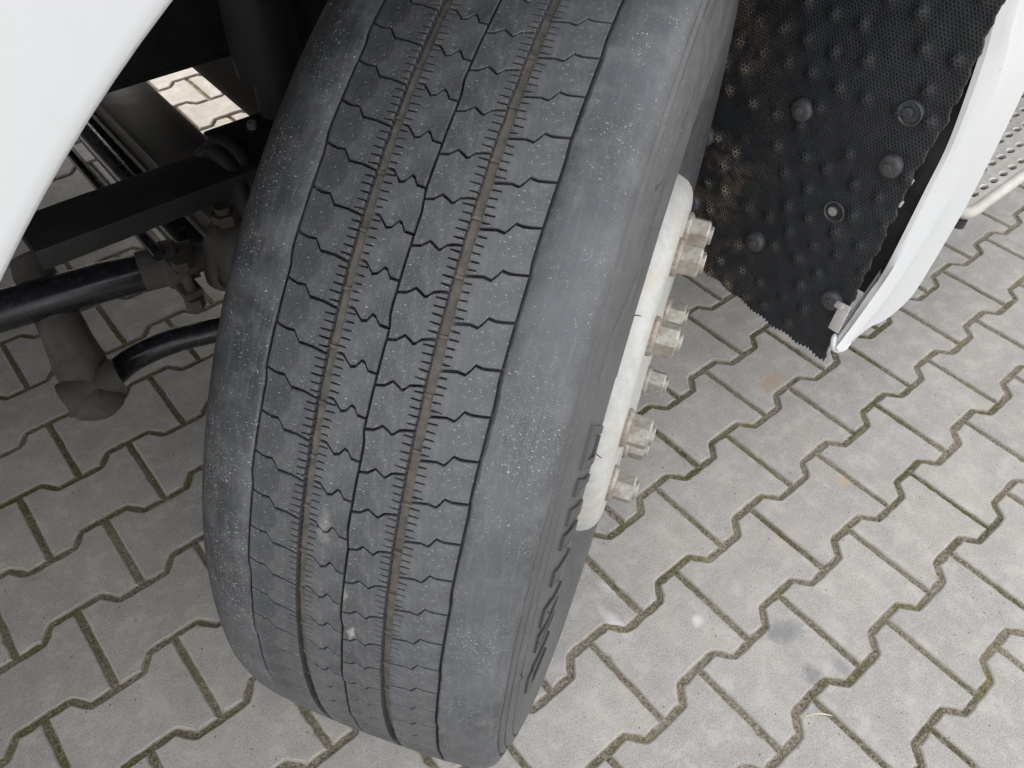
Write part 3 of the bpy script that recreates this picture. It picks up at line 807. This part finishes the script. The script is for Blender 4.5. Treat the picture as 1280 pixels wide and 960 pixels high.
# ---- white arch trim (outer shell of the front fender half)
TL = {
 'a': [(0.3365, -0.108, 0.8714), (0.3719, -0.108, 0.7775), (0.4023, -0.108, 0.6566), (0.3992, -0.108, 0.5802), (0.3865, -0.108, 0.4414), (0.369, -0.108, 0.4141), (0.3406, -0.108, 0.367), (0.3106, -0.108, 0.3275)],
 'b': [(0.3494, -0.118, 0.8716), (0.39, -0.118, 0.7731), (0.410, -0.118, 0.6743), (0.4144, -0.118, 0.5739), (0.4010, -0.118, 0.4952), (0.3819, -0.118, 0.4377), (0.3453, -0.118, 0.3816), (0.3045, -0.118, 0.3328)],
 'c': [(0.3648, -0.124, 0.8699), (0.4175, -0.124, 0.7674), (0.4500, -0.124, 0.6734), (0.4666, -0.124, 0.5553), (0.4575, -0.124, 0.4955), (0.4318, -0.124, 0.4317), (0.4051, -0.124, 0.3795), (0.3682, -0.124, 0.3464), (0.3082, -0.124, 0.3243)],
 'd': [(0.5032, -0.116, 0.8353), (0.5583, -0.116, 0.7343), (0.5800, -0.116, 0.6549), (0.5866, -0.116, 0.4934), (0.5741, -0.116, 0.4064), (0.5542, -0.116, 0.3213), (0.532, -0.116, 0.2979), (0.4721, -0.116, 0.2931), (0.4115, -0.116, 0.3109), (0.3543, -0.116, 0.3077), (0.3326, -0.116, 0.3138)]}
def resample(pts, n):
    pts = spline([(pts[0][0]-.06, pts[0][1], pts[0][2]+.30)]+pts, 10); L = [0]
    for a, b in zip(pts, pts[1:]): L.append(L[-1]+(b-a).length)
    o = []; k = 0
    for i in range(n+1):
        d = L[-1]*i/n
        while k < len(L)-2 and L[k+1] < d: k += 1
        f = (d-L[k])/max(1e-9, L[k+1]-L[k]); o.append(pts[k].lerp(pts[k+1], min(1, f)))
    return o
def trim():
    b = MB(); n = 60
    A, B_, C_, D = (resample(TL[k], n) for k in 'abcd'); rows = []
    for i in range(n+1):
        a, l2, c, d = A[i], B_[i], C_[i], D[i]; out_ = (d-c).normalized()
        P = [a+Vector((.055, .016, 0)), a+Vector((.030, .009, 0)), a+Vector((.010, .0028, 0)), a, a.lerp(l2, .25)+Vector((0, -.0035, 0)), a.lerp(l2, .8)+Vector((0, -.001, 0)), l2, l2.lerp(c, .15)+Vector((0, -.0006, 0)), l2.lerp(c, .8)+Vector((0, -.0012, 0)),
             c, c.lerp(d, .10)+Vector((0, .0022, 0)), c.lerp(d, .22)+Vector((0, .0035, 0)), c.lerp(d, .85)+Vector((0, .0008, 0)), c.lerp(d, .97)+Vector((0, -.0004, 0)), d+Vector((0, .003, 0)), d+Vector((0, .016, 0))-out_*.003]
        Q = [c.lerp(d, .5)+Vector((0, .016, 0)), c+Vector((0, .018, 0)), l2+Vector((.030, .022, 0)), a+Vector((.060, .020, 0))]
        rows.append([b.b.verts.new(v) for v in P+Q])
    m = len(rows[0])
    for p, q in zip(rows, rows[1:]):
        for j in range(m): b.b.faces.new((p[j], p[(j+1) % m], q[(j+1) % m], q[j]))
    b.b.faces.new(rows[0]); b.b.faces.new(rows[-1][::-1])
    b.tube(spline([(.368, -.1145, .3085), (.350, -.1165, .3085), (.333, -.1175, .3115), (.318, -.1165, .3175), (.3085, -.1135, .3265), (.3085, -.1085, .3370), (.317, -.103, .344)], 5), [.0015]*3+[.003]*3+[.0045]*22+[.004, .003, .0015], 10)
    return b.mesh('arch_trim', 32)
tr = part('arch_trim', trim(), TRIM, 'long white edge piece of the wheel arch with a raised ridge')
link('trim_bracket', MB().box((.316, -.108, .350), (.320, -.090, .400), .0015, Matrix.Rotation(.15, 3, 'Y')).mesh('trim_bracket'), ALU, tr)
for z, x in ((.640, .352), (.607, .351), (.573, .349), (.405, .305)):
    link('trim_clip', MB().box((x-.004, -.104, z-.005), (x+.006, -.090, z+.005), .0015, Matrix.Rotation(.6, 3, 'Y')).mesh('trim_clip'), STEEL, tr)
part('gap_dark_plate', MB().box((.405, -.106, .37), (.411, .10, 1.15), .002).mesh('gap_dark_plate'), BLK)  # black plate added so the gap between mat and trim stays dark

# ---- cab entry step with its punched tread plate
ZS = .42; X0, X1, Y0, Y1 = .655, 1.30, -.100, .13
st = MB()
def cap(poly, z0, z1): st.prism(poly, z0, z1)
fr = [(X0, Y0), (X1, Y0), (X1, Y1), (X0, Y1)]
rail = spline([(X0+.012, Y1, ZS-.005), (X0+.006, Y0+.05, ZS-.005), (X0+.010, Y0+.012, ZS-.006), (X0+.03, Y0, ZS-.007), (X0+.12, Y0, ZS-.007), (X1, Y0, ZS-.007)], 6)
step = link('entry_step', MB().tube(rail, .0115, 12).mesh('entry_step'), ALU, truck, label='pale aluminium entry step with rows of punched oval holes')
bm = bmesh.new(); px, py = .034, .030; r_ = .0085
# plate with real holes: each cell is a square ring round an oval hole
vmap = {}
def V(x, y, z):
    k_ = (round(x, 5), round(y, 5), round(z, 5))
    if k_ not in vmap: vmap[k_] = bm.verts.new((x, y, z))
    return vmap[k_]
ry = 0; y = Y0+.004
while y < Y1-.01:
    ncell = int((X1-X0-.02)/px)
    for i in range(ncell):
        off = (px/2 if ry % 2 else 0)
        cx = X0+.012+off+px*(i+.5); cy = y+py/2
        N_ = 16; inn_ = []; mid = []; outr = []
        for q in range(N_):
            a = 2*math.pi*q/N_+math.pi/N_*0; ca, sa = math.cos(a), math.sin(a)
            m_ = max(abs(ca), abs(sa))
            outr.append(V(cx+ca/m_*px/2, cy+sa/m_*py/2, ZS+.003)); mid.append(bm.verts.new((cx+ca*.0115, cy+sa*.0070, ZS+.0035))); inn_.append(bm.verts.new((cx+ca*.0095, cy+sa*.0050, ZS+.0015)))
        low_ = [bm.verts.new((v.co.x, v.co.y, ZS-.004)) for v in inn_]
        for q in range(N_):
            w_ = (q+1) % N_
            bm.faces.new((outr[q], outr[w_], mid[w_], mid[q])); bm.faces.new((mid[q], mid[w_], inn_[w_], inn_[q])); bm.faces.new((inn_[q], inn_[w_], low_[w_], low_[q]))
    y += py; ry += 1
bmesh.ops.recalc_face_normals(bm, faces=bm.faces[:]); me = bpy.data.meshes.new('tread_plate'); bm.to_mesh(me); bm.free(); sharp(me, 40)
for p in me.polygons:
    if p.normal.z < -.5: pass
link('tread_plate', me, ALU, step)
link('step_underside', MB().box((X0+.02, Y0+.008, ZS-.03), (X1, Y1, ZS-.012), .003).mesh('step_underside'), HOLE, step)
link('step_end_cap', MB().tube([(X0+.008, Y0+.004, ZS-.03), (X0+.008, Y0+.004, ZS-.016)], .011, 14).mesh('step_end_cap'), PLAS, step)
part('step_housing', MB().box((.60, .132, .40), (1.32, .16, .95), .004).box((.70, -.04, .455), (.725, .132, .95), .004).mesh('step_housing'), PLAS)
part('step_bracket', MB().box((.668, -.065, .43), (.682, .13, .56), .003).mesh('step_bracket'), ALU)

# ============================================================ chassis parts seen behind the tyre
part('leaf_spring', MB().box((-.612, .475, .572), (.45, .56, .602), .004).mesh('leaf_spring'), BLK, 'flat black spring blade')
part('frame_rail', MB().box((-3.0, .70, .655), (1.2, .708, .93), .002).box((-3.0, .70, .647), (1.2, .775, .655), .002).box((-3.0, .70, .93), (1.2, .775, .938), .002).mesh('frame_rail'), BLK)
part('frame_rail', MB().box((-3.0, 1.55, .655), (1.2, 1.558, .93), .002).box((-3.0, 1.48, .647), (1.2, 1.558, .655), .002).mesh('frame_rail_far'), BLK)
ab = MB().box((-.345, .56, .36), (-.232, 1.75, .42), .012).box((-.33, .56, .30), (-.27, 1.75, .37), .008)
part('axle_beam', ab.mesh('axle_beam'), DGREY, 'forged front axle beam')
part('engine_sump', MB().box((-.178, .70, .46), (.45, 1.5, .90), .03).mesh('engine_sump'), BLK)
tr_ = MB().tube([(-.372, .70, .35), (-.372, .80, .35), (-.372, 1.05, .352), (-.37, 1.7, .355)], .025, 20)
tro = part('track_rod', tr_.mesh('track_rod'), TUBE, 'polished black tube running across under the truck')
part('brake_pipe', MB().tube([(-.452, .60, .44), (-.455, .85, .45), (-.455, 1.6, .45)], .009, 12).mesh('brake_pipe'), TUBE)
dl = part('drag_link', MB().tube([(-1.2, .72, .43), (-.68, .66, .412), (-.53, .640, .405), (-.475, .630, .402)], [.030, .030, .030, .029], 24).mesh('drag_link'), TUBE, 'glossy black steering tube')
cl = MB().tube([(-.480, .631, .4025), (-.440, .622, .4020), (-.400, .612, .402)], [.0315, .0315, .030], 24)
cl.tube([(-.448, .624, .402), (-.444, .623, .402), (-.424, .618, .402), (-.420, .617, .402)], [.034, .038, .038, .034], 24)
for zz in (.374, .418): cl.box((-.449, .555, zz), (-.417, .61, zz+.014), .005)
cl.tube([(-.402, .612, .402), (-.385, .606, .403), (-.352, .590, .405)], [.024, .021, .021], 16)
link('clamp', cl.mesh('clamp'), GREY, dl, label='dusty slotted clamp')
link('clamp_bolt', MB().tube([(-.433, .566, .358), (-.433, .566, .440)], .0085, 14).tube([(-.433, .566, .432), (-.433, .566, .446)], .0150, 6).tube([(-.433, .566, .352), (-.433, .566, .372)], .0150, 6).mesh('clamp_bolt', 25), GREY, dl)
link('ball_joint', MB().tube([(-.365, .590, .345), (-.365, .590, .36), (-.362, .588, .385), (-.36, .586, .43), (-.36, .586, .445)], [.020, .034, .037, .030, .018], 20).mesh('ball_joint'), GREY, dl)
# steering arm end: domed cap with castle nut
ka = MB().tube([(-.345, .515, .455), (-.345, .515, .470), (-.346, .516, .474), (-.348, .518, .52), (-.349, .519, .535), (-.349, .519, .541)], [.036, .036, .033, .035, .027, .018], 24).tube([(-.349, .519, .54), (-.3495, .5195, .556)], .0175, 6).tube([(-.3495, .5195, .55), (-.350, .520, .566)], .010, 14)
ka.tube(spline([(-.345, .515, .462), (-.30, .44, .45), (-.25, .34, .43)], 6), .032, 14)
for v_ in ka.b.verts: v_.co.x -= .028; v_.co.y -= .034; v_.co.z -= .006
kn = part('steering_knuckle', ka.mesh('steering_knuckle'), GREY, 'dusty knuckle arm with castle nut on top')
link('rubber_boot', MB().tube([(-.373, .481, .430), (-.373, .481, .440), (-.373, .481, .450)], [.030, .039, .034], 24).mesh('rubber_boot'), PLAS, kn)
hp = MB().tube([(-.300, .56, .32), (-.335, .53, .33), (-.36, .51, .335)], [.05, .048, .030], 20)
part('kingpin_cap', hp.mesh('kingpin_cap'), DGREY)
# hanging stabiliser link with round bush, and the bar that goes into it
lk = MB().tube(spline([(-.605, .730, .43), (-.612, .64, .37), (-.618, .590, .32), (-.622, .560, .29)], 5), [.026, .027, .028, .029, .030, .031, .032, .033, .034, .035, .036, .036, .036, .036, .034, .030], 18)
bmx = bmesh.new(); bmesh.ops.create_uvsphere(bmx, u_segments=20, v_segments=12, radius=.040)
for v in bmx.verts: v.co = Vector((v.co.x*1.0, v.co.y*.95, v.co.z*.8))+Vector((-.622, .548, .285))
lk.add(bmx)
lk.tube([(-.664, .556, .300), (-.580, .556, .300)], .027, 18)
for v_ in lk.b.verts: v_.co += Vector((N0(v_.co*28), N0(v_.co*28+Vector((9, 0, 0))), N0(v_.co*28+Vector((0, 9, 0)))))*.007
part('link_arm', lk.mesh('link_arm', 40), GREY, 'dusty hanging arm with rounded end')
part('stabilizer_bar', MB().tube(spline([(-.635, .565, .275), (-.595, .592, .268), (-.545, .608, .272), (-.48, .600, .278), (-.42, .578, .282), (-.30, .53, .29), (-.10, .52, .30)], 6), .0205, 18).mesh('stabilizer_bar'), TUBE, 'black bent bar')
# shock absorber, vertical
sa_ = MB().tube([(-.222, .595, .50), (-.222, .595, .66), (-.222, .595, .662), (-.222, .595, .70), (-.222, .595, 1.15)], [.026, .026, .045, .048, .048], 28)
part('shock_absorber', sa_.mesh('shock_absorber'), PLAS, 'black vertical damper tube')
HOSE = [(-.372, .552, .560), (-.370, .556, .580), (-.362, .556, .594), (-.352, .548, .602), (-.345, .525, .602), (-.345, .495, .592), (-.352, .462, .562), (-.350, .43, .52)]
part('air_bellows', MB().tube([(-.10, .72, .60), (-.10, .72, .64), (-.10, .72, .70), (-.10, .72, .76), (-.10, .72, .82), (-.10, .72, .9)], [.07, .10, .085, .10, .085, .10], 28).mesh('air_bellows'), PLAS)
for k_, (dx, dy) in enumerate(((0, 0), (.020, .008))):
    part('air_hose', MB().tube(spline(HOSE, 8) if k_ == 0 else [p+Vector((dx, dy, .004)) for p in spline(HOSE, 8)], .0125, 14).mesh('air_hose'), PLAS)
part('spring_bracket', MB().box((-.335, .562, .555), (-.02, .612, .600), .006).mesh('spring_bracket'), BLK)
part('bolt', MB().tube([(-.274, .575, .600), (-.274, .575, .610)], .007, 6).mesh('bolt'), STEEL)
